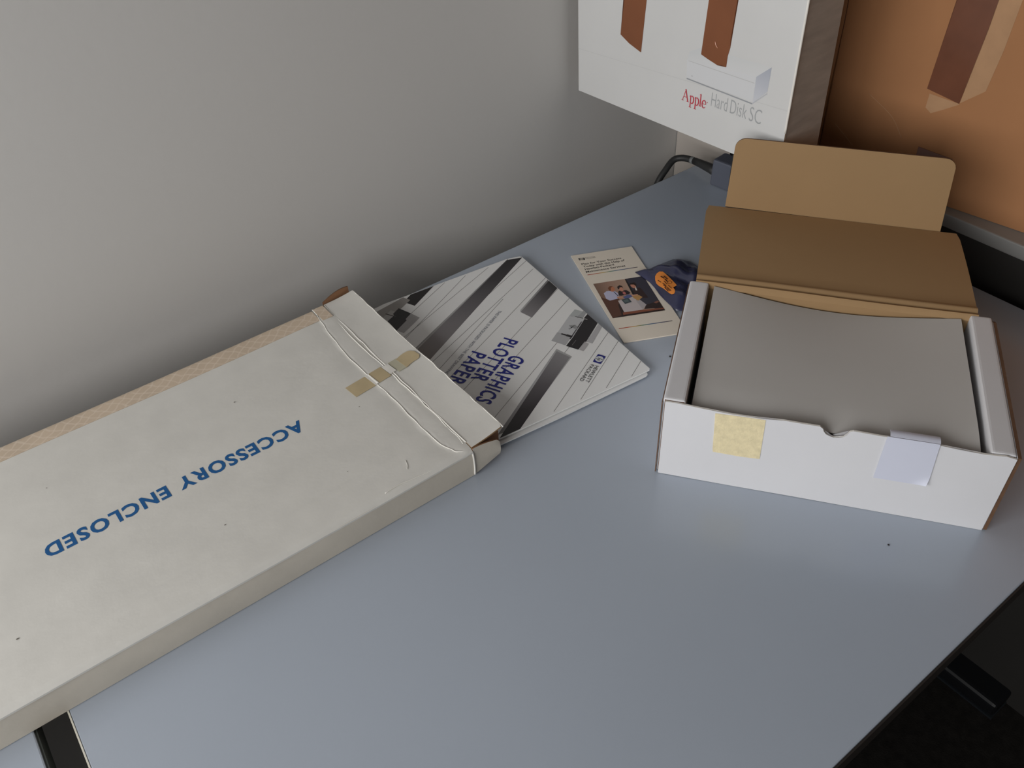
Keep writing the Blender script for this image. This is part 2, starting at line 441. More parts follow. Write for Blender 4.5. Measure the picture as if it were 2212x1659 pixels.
# masking tape square and label on the front
sq = [(.0755, .1440), (.11, .1455), (.1452, .1462), (.1480, .0680), (.120, .0662), (.0807, .0668), (.0795, .073)]
tag(slab('tape_square', sq, .0006, M_mask, wb, (0, -.0001, 0), (1, 0, 0), (0, 0, 1)), 'mottled yellow masking tape square')
def lab_pt(a, b):                      # a across, b downwards; the last stretch goes over the rim
    x = .3050+.0665*a+(.005*b)*a; z = .1535-.083*b-.001*a
    y = -.0012
    if b < .10: y = -.0012-.0006*(1-b/.1)
    cu = max(0, (a*.8+b-1.50)/.3); y -= .006*cu*cu; z += .005*cu*cu; x -= .003*cu*cu
    return (x, y, z+.0015*a)
lb = sheet('paper_label', lab_pt, 14, 18, .0006, M_label, wb); lb['label'] = 'bluish white paper label with a curled corner'
def lip_pt(a, b): return (.3085+.0635*a, -.0012+.0135*b, .1540+.0016*sin(b*pi)+.0003*a)
sheet('label_lip', lip_pt, 6, 4, .0006, M_label, lb)
# ------------------------------------------------------------------ paper in the box
ps = thing('paper_stack', 'stack of white paper lying inside the open white box', 'paper', (.6943, .6135, 0.0005), -.92979)
box('sheet_block', (.041, .012, .0036), (.4255, .296, .118), M_paper, ps, .002)
def paper_pt(a, b):
    x0 = .0405+.0005*b; x1 = .4245+.0035*(1-b)
    x = x0+(x1-x0)*a
    y = .0110+.2865*b
    sag = .020*sin(pi*a)**1.1*(b**1.5)+.004*sin(pi*a)*(1-b)
    z = .1405+.0125*b-sag+.002*sin(3*a+2*b)*b-.0040*max(0, 1-b/.2)**2+.0006*sin(9*a+1)*max(0, 1-b/.5)
    return (x, y, z)
sheet('top_sheet', paper_pt, 26, 26, .0015, M_paper, ps, n=(0, 0, 1))

# ------------------------------------------------------------------ long carton with ACCESSORY ENCLOSED
AX, AY, AH, AL, AW = .472, .788, .0589, -1.16, .484
ac = thing('long_carton', 'long flat off-white carton with blue lettering, right end torn open', 'box', (AX, AY, 0.0006))
random.seed(3)
def cr(y):          # x of the first crease, y measured across
    pts = [(-.01, .0), (.006, -.016), (.022, -.027), (.041, -.033), (.09, -.035), (.149, -.033), (.23, -.0355), (.309, -.038), (.39, -.034), (.468, -.024), (.50, -.022)]
    for (a, b), (c, d) in zip(pts, pts[1:]):
        if y <= c: return b+(d-b)*(y-a)/(c-a)
    return pts[-1][1]
def top_pt(a, b):
    y = -.0010+(AW+.0010)*b
    x = AL+(0.0-AL)*(a**0.55) if a < 1 else 0.0
    z = AH
    d = x-cr(y)
    if -.03 < d < 0: z -= .0008*(1+d/.03)
    if d >= 0: z += .0003-.0008*max(0, (x+.010)/.01)
    # soft shoulders along both long sides and slight waviness
    if y < .009: z -= .0042*(1-y/.009)**2
    if y > AW-.008: z -= .003*(1-(AW-y)/.008)**2
    z += .0009*sin(9*x+3*y)+.0006*sin(31*y+5*x)-.0012*sin(pi*b)
    z += .0006*math.exp(-((y-.062-.02*x)/.003)**2)
    return (x, y, z)
sheet('top_panel', top_pt, 150, 90, .003, [M_card, M_kraft, M_card], ac, (0, 1, 2), n=(0, 0, 1))
def front_pt(a, b):
    x = AL+(-.001-AL)*a; z = .0006+(AH-.0062)*b
    y = .0006-.0016*sin(pi*b)*(1+.5*sin(11*x))-.0007*sin(23*x)*b
    return (x, y, z)
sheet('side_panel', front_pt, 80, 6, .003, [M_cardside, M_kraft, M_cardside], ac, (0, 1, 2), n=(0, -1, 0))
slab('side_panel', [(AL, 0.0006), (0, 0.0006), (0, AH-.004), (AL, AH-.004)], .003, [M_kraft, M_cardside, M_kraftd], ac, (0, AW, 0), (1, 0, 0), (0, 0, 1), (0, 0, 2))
slab('bottom_panel', [(AL, .003), (0, .003), (0, AW-.004), (AL, AW-.004)], .003, [M_kraft, M_card, M_kraftd], ac, (0, 0, 0), (1, 0, 0), (0, 1, 0), (0, 1, 2))
slab('end_panel', [(.003, .003), (AW-.004, .003), (AW-.004, AH-.005), (.003, AH-.005)], .003, M_card, ac, (AL, 0, 0), (0, 1, 0), (0, 0, 1))
# opened top flap beyond the end fold
random.seed(11)
rag = [random.uniform(-1, 1) for _ in range(60)]
def flap_pt(a, b):
    y = .004+(AW+.002-.004)*b
    e = .0625+.0007*rag[int(b*40)]-.003*max(0, 1-b/.03)
    x = .0012+e*a
    if b < .02: y += .004*a
    z = AH+.0002+.0035*a+.0012*sin(b*6+1)*a-.0012*sin(pi*a)+.0005*rag[int(b*40)+8]*a
    return (x, y, z)
tf = sheet('end_flap', flap_pt, 10, 40, .0028, [M_card, M_kraft, M_krafttan], ac, (0, 1, 2), n=(0, 0, 1))
# worn crease ridges, coloured whiter for the light the folds catch
def ridge(name, pts, r, parent, mt=M_worn): return tube(name, catmull(pts, 6), r, mt, parent, 6)
random.seed(5)
def jit(s): return random.uniform(-s, s)
ys = [(.0+AW*k/26) for k in range(27)]
ridge('crease', [(-.002, .0035, AH-.0030), (-.010, .0050, AH-.0018), (-.0175, .0085, AH-.0001), (-.023, .0130, AH+.0001)]+[(cr(y)+jit(.0009), y, AH+.0002+.0009*sin(9*cr(y)+3*y)+.0006*sin(31*y+5*cr(y))-.0012*sin(pi*y/AW)) for y in ys if y > .015], .00085, ac)
ridge('crease', [(-.0035+jit(.0011)+.002*sin(y*14), y, AH-.0004) for y in ys if y > .002], .0010, ac)
ridge('crease', [(.0008+jit(.0007), y, AH-.0002+.0004*sin(40*y)) for y in ys if y > .006], .0012, ac)
ridge('crease', [(.0012+.0625+.0007*rag[int(k/26*40)]+jit(.0004), .006+(AW-.005)*k/26, AH+.0030+.0012*sin(k/26*6+1)) for k in range(27)], .0011, tf)
ridge('crease', [(.0, -.0005, .003), (.0006, -.001, .025), (.0, -.0004, AH-.012), (-.001, .002, AH-.006)], .0016, ac)
ridge('crease', [(-.004, .004, AH-.003), (-.05, .0035, AH-.0032), (-.10, .007, AH-.0008), (-.125, .010, AH-.0004), (-.15, .009, AH-.0006)], .0006, ac)
ridge('crease', [(-.10, .028, AH+.0004), (-.095, .036, AH+.0004), (-.092, .046, AH+.0002)], .0004, ac)
# small side flaps at the open end
def nf_pt(a, b):
    x = .001+.0515*a; hi = AH-.0008-.0135*a**1.6; lo = .0008+.0125*a
    if a > .9: hi -= .004
    return (x, .0010+.0020*a-.003*sin(pi*b)*a, lo+(hi-lo)*b)
sheet('side_flap', nf_pt, 10, 6, .0025, [M_cardside, M_kraft, M_kraft], ac, (0, 1, 1), n=(0, -1, 0))
def in_pt(a, b): return (.004+.060*a, .013+.009*a, .004+(AH-.010+.004*sin(a*3))*b*(1-.25*a*a))
sheet('inner_flap', in_pt, 8, 4, .0025, [M_kraft, M_kraft, M_kraftd], ac, (0, 1, 2), n=(0, -1, 0))
def ff_pt(a, b): return (.0005+.058*a, AW+.003+.006*a, .004+(AH+.004+.010*sin(a*2.2)-.004)*b)
sheet('side_flap', ff_pt, 8, 6, .0025, [M_kraft, M_cardside, M_kraftd], ac, (0, 1, 2), n=(0, -1, 0))
slab('bottom_flap', [(0, .022), (.058, .018), (.061, .03), (.062, AW-.03), (0, AW-.01)], .0025, [M_kraft, M_card, M_kraft], ac, (0.001, 0, 0.0004), (1, 0, 0), (0, 1, 0), (0, 1, 2))
# tan filament tape folded over the far top edge
def tape_pt(a, b):
    x = AL+.001+(-.028-AL)*a
    if b < .62:
        y = .4455+.0012*sin(x*9)+(AW-.4455)*b/.62; z = AH+.0007
        z += .0009*sin(9*x+3*y)+.0006*sin(31*y+5*x)-.0012*sin(pi*y/AW)
        if y > AW-.008: z -= .003*(1-(AW-y)/.008)**2
    else:
        y = AW+.0006+.0026*min(1, (b-.62)/.08); z = AH-.0025-.040*(b-.62)/.38
    return (x, y, z)
sheet('packing_tape', tape_pt, 90, 18, .0006, M_fil, ac, n=(0, -.4, .9)); ac.children[-1]['label'] = 'tan filament tape along the back edge'
def tape_pt2(a, b):
    x = -.0235+.0205*a; y = .4415+.041*b
    return (x, y, AH+.0012+.0009*sin(9*x+3*y)+.0006*sin(31*y+5*x)-.0012*sin(pi*y/AW))
sheet('packing_tape', tape_pt2, 4, 8, .0006, M_fil, ac, n=(0, 0, 1))
# pieces of yellowed tape over the crease
T0 = Vector((-.079, .2200)); Td = Vector((1, .115)).normalized(); Tn = Vector((-Td.y, Td.x))
def patch(name, s0, s1, mt, dz, w0=.0, w1=.031, bow=0.0, round_end=False):
    def f(a, b):
        s = s0+(s1-s0)*a; wv = w0+(w1-w0)*b
        if round_end and a > .7: wv = w0+(w1-w0)*(.5+(b-.5)*sqrt(max(0.05, 1-((a-.7)/.3)**2*.8)))
        q = T0+Td*s+Tn*(wv+bow*sin(pi*a))
        zz = top_pt(1, q.y/AW)[2] if q.x < 0 else flap_pt(min(1, q.x/.0637), q.y/AW)[2]
        if q.x < 0:
            d = q.x-cr(q.y); zz = AH+.0009*sin(9*q.x+3*q.y)+.0006*sin(31*q.y+5*q.x)-.0012*sin(pi*q.y/AW)
            if -.03 < d < 0: zz -= .0008*(1+d/.03)
            if d >= 0: zz += .0003
        return (q.x, q.y, zz+dz)
    return sheet(name, f, 8, 4, .0004, mt, ac, n=(0, 0, 1))
patch('tape_piece', 0, .040, M_yell, .0012)['label'] = 'yellowed tape piece'
patch('tape_piece', .047, .073, M_yell, .0012)
patch('tape_residue', .040, .047, M_worn, .0020)
patch('tape_residue', .0735, .0865, M_worn, .0024, .003, .027)
patch('tape_residue', .088, .106, M_ystain, .0014, -.002, .029)
patch('tape_piece', .104, .139, M_yell, .0016, -.003, .027, .003, True)
pr = Print((0, 0, 0), (1, 0, 0), (0, 1, 0), 0)
for fx, fy, fr in [(.2305-AX, 1.1285-AY, .0016), (.1135-AX, .8905-AY, .0014), (-.1710-AX, .8840-AY, .0018), (.3855-AX, .985-AY, .001), (-.07-AX, 1.13-AY, .001), (.30-AX, .87-AY, .0009)]:
    pr.poly([(fx+fr*cos(2*pi*k/7), fy+fr*.7*sin(2*pi*k/7)) for k in range(7)], (110, 104, 96))
pr.vs = [Vector((v.x, v.y, AH+.0008+.0009*sin(9*v.x+3*v.y)+.0006*sin(31*v.y+5*v.x)-.0012*sin(pi*v.y/AW))) for v in pr.vs]
pr.build('specks', P_ink, ac)['kind'] = 'stuff'
# lettering
pr = Print((0, 0, AH+.0012), (1, 0, 0), (0, 1, 0))
def curved_print(P, fz):
    P.vs = [Vector((v.x, v.y, fz(v.x, v.y)+(v.z-P.o.z))) for v in P.vs]
for word, p, q in (('ACCESSORY', (.2945-AX, 1.0200-AY), (.0895-AX, 1.0215-AY)), ('ENCLOSED', (.0735-AX, 1.0205-AY), (-.1055-AX, 1.0175-AY))):
    pr = Print((0, 0, AH+.0012), (1, 0, 0), (0, 1, 0))
    pr.text(word, p, q, .0243, (22, 92, 152), 0.033, 1.16)
    curved_print(pr, lambda x, y: AH+.00025+.0009*sin(9*x+3*y)+.0006*sin(31*y+5*x)-.0012*sin(pi*y/AW))
    pr.build('printed_word', P_ink, ac)['label'] = 'blue capitals reading '+word

# ------------------------------------------------------------------ plotter paper pack
PU = Vector((.1086552, .9940795, 0)); PL = Vector((-.9940795, .1086552, 0))
pk = thing('paper_pack', 'white folder of plotter paper with black stripes sliding out of long carton', 'folder', (.846, .780, 0.0036), math.atan2(PU.y, PU.x))
PT = .520
slab('backing_card', [(-.0055, .016), (-.0035, .011), (.001, .009), (.425, .006), (.436, .010), (.4475, .030), (.4475, .31), (.434, .375), (.415, PT), (-.0095, PT), (-.0095, .2)], .0030, M_pack, pk, (0, 0, 0), (1, 0, 0), (0, 1, 0), bev=.001)
slab('paper_block', [(.004, .012), (.43, .012), (.43, .36), (.410, PT-.003), (.004, PT-.003)], .0016, M_paper, pk, (0, 0, .0030))
cov = [(.0015, .0075), (.0005, .0045), (.0035, .0018), (.428, .0018), (.4345, .0045), (.4405, .0280), (.4415, .31), (.431, .375), (.412, PT-.002), (-.002, PT-.002), (-.001, .2)]
slab('front_cover', cov, .0028, M_pack, pk, (0, 0, .0046), (1, 0, 0), (0, 1, 0), bev=.0008)
pr = Print((0, 0, .00745), (1, 0, 0), (0, 1, 0), .00002)
G = (112, 112, 112)
dirL = Vector((-.4655, .885))
def stretch(p, q, t1):           # carry a line further down the cover, into the carton
    return (p[0]+(q[0]-p[0])*t1, p[1]+(q[1]-p[1])*t1)
for p, q in [((.4366, .1317), (.3444, .2829)), ((.4355, .0792), (.3277, .3162)), ((.3793, .0063), (.2466, .2798)), ((.3387, .0022), (.2192, .2254)),
             ((.3245, .1097), (.2724, .1985)), ((.2539, .0025), (.1318, .2342)), ((.1254, .0027), (.0038, .2006)), ((.0948, .0022), (.0036, .147)),
             ((.0619, .0022), (.0033, .0949)), ((.0276, .0025), (.0022, .0433)), ((.4125, .0025), (.255, .330)), ((.2935, .0022), (.155, .262)), ((.205, .0026), (.045, .292)), ((.168, .018), (.02, .282)), ((.4385, .178), (.37, .305))]:
    f_ = min((.345-p[1])/(q[1]-p[1]), (p[0]-.0035)/(p[0]-q[0]))
    pr.line(p, stretch(p, q, f_), .0011, (142, 140, 138), 1)
BK = (44, 42, 44)
pr.quadgrad((.4395, .0310), (.4345, .0340), (.2775, .3220), (.2845, .3190), [(0, (88, 86, 88)), (.5, (176, 176, 176)), (1, (150, 148, 146))])
pr.quadgrad((.4370, .0330), (.4275, .0030), (.2375, .3150), (.2785, .3190), [(0, BK), (.25, (62, 59, 62)), (.55, (104, 101, 104)), (.8, (136, 132, 134)), (1, (120, 112, 108))])
pr.quadgrad((.3300, .0036), (.3250, .0036), (.2690, .1038), (.2745, .1010), [(0, (120, 118, 120)), (1, (178, 178, 178))])
pr.quadgrad((.3258, .0030), (.2950, .0030), (.2421, .0952), (.2693, .1038), [(0, BK), (.4, (86, 83, 86)), (1, (136, 133, 135))])
pr.quadgrad((.1385, .1075), (.1050, .0965), (.0010, .2700), (.0085, .3060), [(0, (168, 168, 168)), (.4, (176, 176, 178)), (1, (120, 118, 118))])
pr.quadgrad((.1329, .1108), (.1055, .1003), (-.0005, .2690), (-.0005, .3080), [(0, (138, 136, 138)), (.4, (92, 88, 92)), (.7, (56, 52, 55)), (1, (34, 31, 33))])
pr.poly([(.4404, .2020), (.4017, .2631), (.4253, .2758), (.4400, .2533)], (36, 33, 34))
pr.poly([(.4400, .270), (.424, .262), (.385, .330), (.42, .36)], (150, 146, 142))
pr.poly([(.4000, .300), (.4150, .308), (.389, .352), (.37, .345)], (172, 170, 168))
pr.poly([(.3837, .28), (.3729, .2966), (.3685, .2964), (.351, .3256), (.336, .318), (.362, .272)], (168, 166, 166))
pr.poly([(.4121, .2926), (.3837, .2800), (.3729, .2966), (.3685, .2964), (.3450, .3350), (.3800, .3400), (.3957, .3103), (.4019, .3093)], (34, 31, 32))
pr.line((.4100, .3215), (.3900, .3085), .0022, (60, 56, 52))
# pen plotter motif
pr.poly([(.2178, .0141), (.1991, .0026), (.1869, .0165), (.2074, .0336)], (180, 184, 184))
pr.poly([(.2040, .0040), (.1965, .0025), (.1869, .0165), (.1960, .024)], (164, 166, 168))
pr.poly([(.2074, .0336), (.1817, .0174), (.1504, .0632), (.1770, .0799)], (194, 195, 197))
pr.poly([(.1774, .0805), (.1524, .0662), (.1376, .0889), (.1632, .1026)], (176, 176, 178))
pr.poly([(.1560, .0026), (.1456, .0024), (.1151, .0454), (.1247, .0516)], (180, 179, 181))
pr.poly([(.1266, .0545), (.1177, .0513), (.1058, .0714), (.1137, .0753)], (178, 175, 176))
pr.poly([(.1925, .0026), (.1590, .0026), (.1251, .0522), (.1271, .0542), (.1145, .0765), (.1356, .0889), (.1504, .0632), (.1817, .0174), (.1860, .0145)], (34, 31, 34))
pr.line((.179, .025), (.1480, .0720), .0022, (70, 66, 70)); pr.line((.131, .0790), (.139, .065), .0006, (140, 138, 138))
pr.line((.1700, .0765), (.1510, .0650), .0036, (34, 31, 34)); pr.line((.1610, .0710), (.1510, .0648), .0058, (34, 31, 34))
pr.line((.1991, .0259), (.1860, .0175), .0016, (78, 76, 78)); pr.line((.1860, .0175), (.1784, .0126), .0016, (190, 188, 186))
pr.poly([(.183, .051), (.1775, .0405), (.1700, .0400), (.1640, .046), (.1690, .0480), (.1755, .0500), (.1745, .0580), (.1715, .0570), (.1735, .0520)], (148, 149, 150))
# lettering
BL = (20, 32, 132)
pr.text('GRAPHICS', (.1692, .1835), (.1010, .2965), .0278, BL, 0.019, 1.14)
pr.text('PLOTTER', (.2187, .1686), (.1536, .2760), .0278, BL, 0.019, 1.14)
pr.text('PAPER', (.2176, .2362), (.1690, .3140), .0278, BL, 0.019, 1.14)
pr.text('THIS PAPER IS PACKAGED WITH THE BEST DRAWING', (.2964, .1353), (.1904, .3086), .0058, (120, 122, 134), 0.0, 1.0)
pr.text('HEWLETT', (.0617, .0762), (.0363, .1159), .0068, (34, 34, 36), 0.0, 1.05)
pr.text('PACKARD', (.0690, .0812), (.0444, .1222), .0068, (34, 34, 36), 0.0, 1.05)
# emblem
c0 = Vector((.0846, .0544)); eu = Vector((.0726-.0846, .0744-.0544)); ev = Vector((.0713-.0846, .0468-.0544))
E = lambda a, b: tuple(c0+eu*a+ev*b)
pr.poly([E(.04, 0), E(.96, 0), E(1, .1), E(1, .9), E(.96, 1), E(.04, 1), E(0, .9), E(0, .1)], (14, 22, 120))
cir = [E(.5+.345*cos(2*pi*k/28), .5+.48*sin(2*pi*k/28)) for k in range(28)]
pr.poly(cir, (210, 212, 214))
IK = (60, 62, 60)
def EL(pts, wd): pr.stroke([E(*q) for q in pts], wd, IK)
EL([(.50, .97), (.40, .30)], .0012); EL([(.42, .48), (.47, .60), (.51, .58), (.50, .34)], .0011)
EL([(.60, .62), (.54, .03)], .0012); EL([(.60, .60), (.68, .60), (.68, .40), (.58, .36)], .0011)
pr.build('printed_graphics', P_gloss, pk)['label'] = 'black and grey stripes with blue lettering'

PK = 1.0092            # the thin folder lies lower and so a touch larger
pk.location = (pk.location.x*PK, pk.location.y*PK, pk.location.z)
for c_ in pk.children: c_.data.transform(Matrix.Diagonal((PK, PK, 1, 1)))

# ------------------------------------------------------------------ brochure
BU = Vector((.89891359, -.43812595, 0)); 
br = thing('brochure', 'narrow cream brochure with an office photograph lying behind the white folder', 'brochure', (.988, 1.166, 0.0006), math.atan2(BU.y, BU.x))
F = lambda q: (q[0], -q[1])
oc = [(-.001, .002), (.1322, .0003), (.1467, .3062), (.0224, .3067)]
slab('inner_leaf', [F((a+.0006, b+.0004)) for a, b in oc], .0009, M_broch, br)
slab('front_page', [F(q) for q in oc], .0011, M_broch, br, (0, 0, .0010))
pr = Print((0, 0, .0022), (1, 0, 0), (0, 1, 0), .000015)
stops = [(0, (170, 62, 48)), (.18, (196, 88, 50)), (.30, (214, 176, 84)), (.45, (60, 128, 96)), (.60, (38, 96, 146)), (.80, (60, 64, 104)), (1, (84, 70, 70))]
def rule(p, q, wd):
    h = wd/2; pr.quadgrad(F((p[0], p[1]-h)), F((p[0], p[1]+h)), F((q[0], q[1]+h)), F((q[0], q[1]-h)), stops)
rule((.0146, .0794), (.1207, .0780), .0021); rule((.0254, .2652), (.1297, .2667), .0021)
for s, p, q in [('Plan for Your Success', (.0125, .0421), (.0979, .0402)), ('Today with the Help of', (.0142, .0517), (.1022, .0501)),
                ('Hewlett-Packard', (.0147, .0614), (.0769, .0594)), ('Maintenance Services', (.0143, .0716), (.0980, .0693))]:
    pr.text(s, F(p), F(q), .0062, (48, 44, 44), 0.012, 1.0)
pr.poly([F(q) for q in [(.0114, .0155), (.0245, .0165), (.0240, .0246), (.0118, .0232)]], (40, 38, 38))
pr.poly([F((.0178+.0042*cos(2*pi*k/16), .0202+.0036*sin(2*pi*k/16))) for k in range(16)], (196, 188, 174))
pr.text('hp', F((.0152, .0218)), F((.0205, .0218)), .0030, (60, 56, 54), .01)
pr.text('HEWLETT', F((.0263, .0184)), F((.0476, .0190)), .0024, (120, 112, 106)); pr.text('PACKARD', F((.0263, .0222)), F((.0476, .0228)), .0024, (120, 112, 106))
# photograph of three people at a desk
def ph(pts, col): pr.poly([F(q) for q in pts], col)
def blob(cx, cy, rx, ry, col, n=14): ph([(cx+rx*cos(2*pi*k/n), cy+ry*sin(2*pi*k/n)) for k in range(n)], col)
pr.quadgrad(F((.0173, .1131)), F((.0235, .2316)), F((.1272, .2325)), F((.1222, .1120)), [(0, (128, 100, 84)), (.3, (168, 134, 116)), (.62, (188, 158, 138)), (1, (170, 150, 140))])
ph([(.0829, .1125), (.1222, .1120), (.1272, .2325), (.083, .205), (.0825, .1661)], (62, 60, 72))
ph([(.0829, .1125), (.0855, .1125), (.0870, .168), (.0825, .1661)], (30, 26, 30))
ph([(.0195, .160), (.031, .172), (.052, .173), (.054, .185), (.050, .232), (.0235, .2316)], (94, 58, 44))
ph([(.046, .190), (.053, .195), (.052, .232), (.042, .232)], (52, 34, 30))
ph([(.049, .180), (.0860, .1745), (.0985, .206), (.0870, .2200), (.0500, .2190)], (206, 196, 196))
ph([(.0860, .1745), (.0985, .206), (.0870, .2200), (.083, .190)], (186, 178, 180))
ph([(.047, .219), (.0870, .2200), (.1271, .2240), (.1272, .2325), (.045, .2315)], (142, 82, 58))
ph([(.044, .2265), (.1271, .2275), (.1272, .2325), (.0235, .2316)], (44, 26, 22))
ph([(.0985, .206), (.1255, .2000), (.1268, .2235), (.0900, .2185)], (52, 36, 34))
ph([(.1137, .2026), (.1230, .1990), (.1257, .2031), (.1180, .2070)], (140, 92, 76))
# left man
ph([(.0289, .1494), (.036, .1440), (.050, .1450), (.056, .1550), (.0545, .1700), (.0511, .1735), (.034, .1760), (.0285, .168)], (196, 196, 222))
ph([(.050, .167), (.062, .1690), (.061, .1735), (.0511, .1735)], (206, 150, 118))
blob(.0480, .1390, .0062, .0098, (196, 124, 88)); ph([(.0420, .1445), (.0415, .1345), (.0470, .1290), (.0530, .1310), (.0475, .1350), (.0448, .1450)], (120, 72, 46))
ph([(.0488, .149), (.0502, .149), (.0545, .165), (.0530, .166)], (34, 32, 48))
# woman
ph([(.0575, .1530), (.0600, .1490), (.0750, .1500), (.0800, .1600), (.0770, .1640), (.0600, .1660), (.0555, .1640)], (44, 30, 34))
blob(.0660, .1450, .0042, .0080, (208, 146, 120)); ph([(.0600, .1430), (.0605, .1350), (.0660, .1310), (.0705, .1345), (.0710, .1410), (.0685, .1380), (.0640, .1390), (.0625, .1440)], (40, 26, 24))
blob(.0680, .1590, .0030, .0050, (196, 116, 110)); ph([(.062, .171), (.074, .165), (.083, .172), (.074, .177), (.064, .177)], (92, 102, 150))
# right man
ph([(.0870, .1560), (.0940, .1460), (.1040, .1500), (.1090, .1850), (.0960, .1830), (.0860, .1700)], (56, 38, 38))
ph([(.0930, .1480), (.0965, .1440), (.0955, .1570), (.0925, .1560)], (220, 214, 208))
blob(.0925, .1390, .0052, .0090, (202, 140, 116)); ph([(.0860, .1340), (.0900, .1290), (.0980, .1290), (.1000, .1360), (.0975, .1440), (.0950, .1360)], (44, 30, 26))
ph([(.079, .1690), (.092, .1690), (.0925, .1730), (.080, .1725)], (214, 160, 130))
ph([(.080, .1730), (.094, .1730), (.0985, .1810), (.0870, .1900), (.0810, .1800)], (196, 150, 92))
ph([(.0560, .1790), (.0710, .1760), (.0735, .1910), (.0590, .1940)], (66, 78, 84))
ph([(.0590, .1820), (.0680, .1800), (.0695, .1880), (.0610, .1900)], (96, 112, 112))
pr.build('printed_graphics', P_gloss, br)['label'] = 'printed title, rainbow rules and colour photograph'

# ------------------------------------------------------------------ antistatic bag with sticker
bag = thing('antistatic_bag', 'crumpled dark blue antistatic bag beside the brochure', 'bag', (1.085, .965, 0.0040))
out = [(1.044, 1.031), (1.058, 1.023), (1.067, 1.020), (1.090, 1.0185), (1.112, 1.017), (1.134, 1.0135), (1.146, 1.004), (1.155, .985), (1.153, .955), (1.130, .925), (1.085, .895), (1.045, .872), (1.028, .873), (1.014, .886), (1.018, .905), (1.022, .925), (1.0275, .945), (1.036, .966), (1.042, .987), (1.043, 1.005)]
out = [Vector((a-1.085, b-.965)) for a, b in out]
dense = []
for i in range(len(out)):
    a, b = out[i], out[(i+1) % len(out)]
    for k in range(3): dense.append(a+(b-a)*k/3)
random.seed(21)
NR = 12; vs = []; fs = []; nd = len(dense)
def bag_h(x, y, r):
    base = .013*(1-r**3)
    return base+(.0030*sin(70*x+38*y)+.0026*sin(-60*x+110*y+1)+.0045*abs(sin(55*x-60*y+.6))+.0016*sin(170*x+60*y))*min(1, (1-r)*3.2)+.0012
for k in range(1, NR+1):
    r = k/NR
    for d in dense: 
        vs.append((d.x*r, d.y*r, max(.0010, bag_h(d.x*r, d.y*r, r))))
vs.append((0, 0, bag_h(0, 0, 0))); c = len(vs)-1
for j in range(nd): fs.append((c, j, (j+1) % nd))
for k in range(NR-1):
    for j in range(nd):
        fs.append((k*nd+j, (k+1)*nd+j, (k+1)*nd+(j+1) % nd, k*nd+(j+1) % nd))
b0 = len(vs)
for d in dense: vs.append((d.x, d.y, 0))
for j in range(nd): fs.append(((NR-1)*nd+j, b0+j, b0+(j+1) % nd, (NR-1)*nd+(j+1) % nd))
fs.append(tuple(b0+j for j in range(nd-1, -1, -1)))
film = raw('bag_film', vs, fs, M_navy, bag)
for pl in film.data.polygons: pl.use_smooth = True
tree = BVHTree.FromPolygons([Vector(v) for v in vs], fs)
def on_bag(x, y, up, soft=0.006):
    hs = []
    for dx in (-soft, 0, soft):
        for dy in (-soft, 0, soft):
            h = tree.ray_cast(Vector((x+dx, y+dy, .3)), Vector((0, 0, -1)))
            hs.append(h[0].z if h[0] else .001)
    return Vector((x, y, max(sum(hs)/9+.0012, hs[4]+.0004)+up))
st = [(1.0409, .9746), (1.0490, .9815), (1.0577, .9838), (1.0664, .9827), (1.0712, .9762), (1.0680, .9600), (1.0625, .9420), (1.0572, .9245), (1.0439, .9249), (1.0400, .9180), (1.0350, .9130), (1.0301, .9112), (1.0260, .9150), (1.0254, .9210), (1.0270, .9400), (1.0300, .9550), (1.0340, .9660)]
st = [(a-1.085+.004, b-.965+.003) for a, b in st]
cx = sum(q[0] for q in st)/len(st); cy = sum(q[1] for q in st)/len(st)
dS = Vector((-.010, -.046)).normalized(); nS = Vector((dS.y, -dS.x))
st = [tuple(Vector((cx, cy))+dS*(Vector(q)-Vector((cx, cy))).dot(dS)+nS*(Vector(q)-Vector((cx, cy))).dot(nS)*.76) for q in st]
vs2 = []; fs2 = []; RN = 6; n2 = len(st)
for k in range(1, RN+1):
    for q in st: vs2.append(on_bag(cx+(q[0]-cx)*k/RN, cy+(q[1]-cy)*k/RN, .0010))
vs2.append(on_bag(cx, cy, .0010)); c2 = len(vs2)-1
for j in range(n2): fs2.append((c2, (j+1) % n2, j))
for k in range(RN-1):
    for j in range(n2): fs2.append((k*n2+j, k*n2+(j+1) % n2, (k+1)*n2+(j+1) % n2, (k+1)*n2+j))
sk = raw('sticker', vs2, fs2, M_orange, bag, smooth=True); sk['label'] = 'orange warning sticker with small dark print'
lines = []
dS = Vector((-.010, -.046)).normalized(); nS = Vector((dS.y, -dS.x))
vs3 = []; fs3 = []
def mark(p, q, wd):
    n = 5; d = (q-p).normalized(); nn = Vector((-d.y, d.x))*wd/2; b = len(vs3)
    for i in range(n+1):
        m_ = p+(q-p)*i/n
        for s_ in (1, -1): vs3.append(on_bag(m_.x+nn.x*s_, m_.y+nn.y*s_, .0017))
    for i in range(n): fs3.append((b+2*i, b+2*i+1, b+2*i+3, b+2*i+2))
base = Vector((cx, cy))
for off, segs, wd in [(.007, [(-.020, -.006)], .0020), (.0030, [(-.024, -.012), (-.010, .000)], .0022), (-.0015, [(-.006, .006), (.009, .022)], .0012), (-.0060, [(-.020, -.008), (-.004, .010), (.013, .027)], .0011), (-.0080, [(.002, .014), (.016, .026)], .0010), (-.0100, [(.010, .024)], .0012)]:
    for s0, s1 in segs: mark(base+dS*s0-nS*off, base+dS*s1-nS*off, wd)
for k in range(10):
    a0, a1 = 2*pi*k/10, 2*pi*(k+1)/10; cc = base+dS*.004-nS*.0055
    mark(cc+Vector((cos(a0), sin(a0)))*.0042, cc+Vector((cos(a1), sin(a1)))*.0042, .0008)
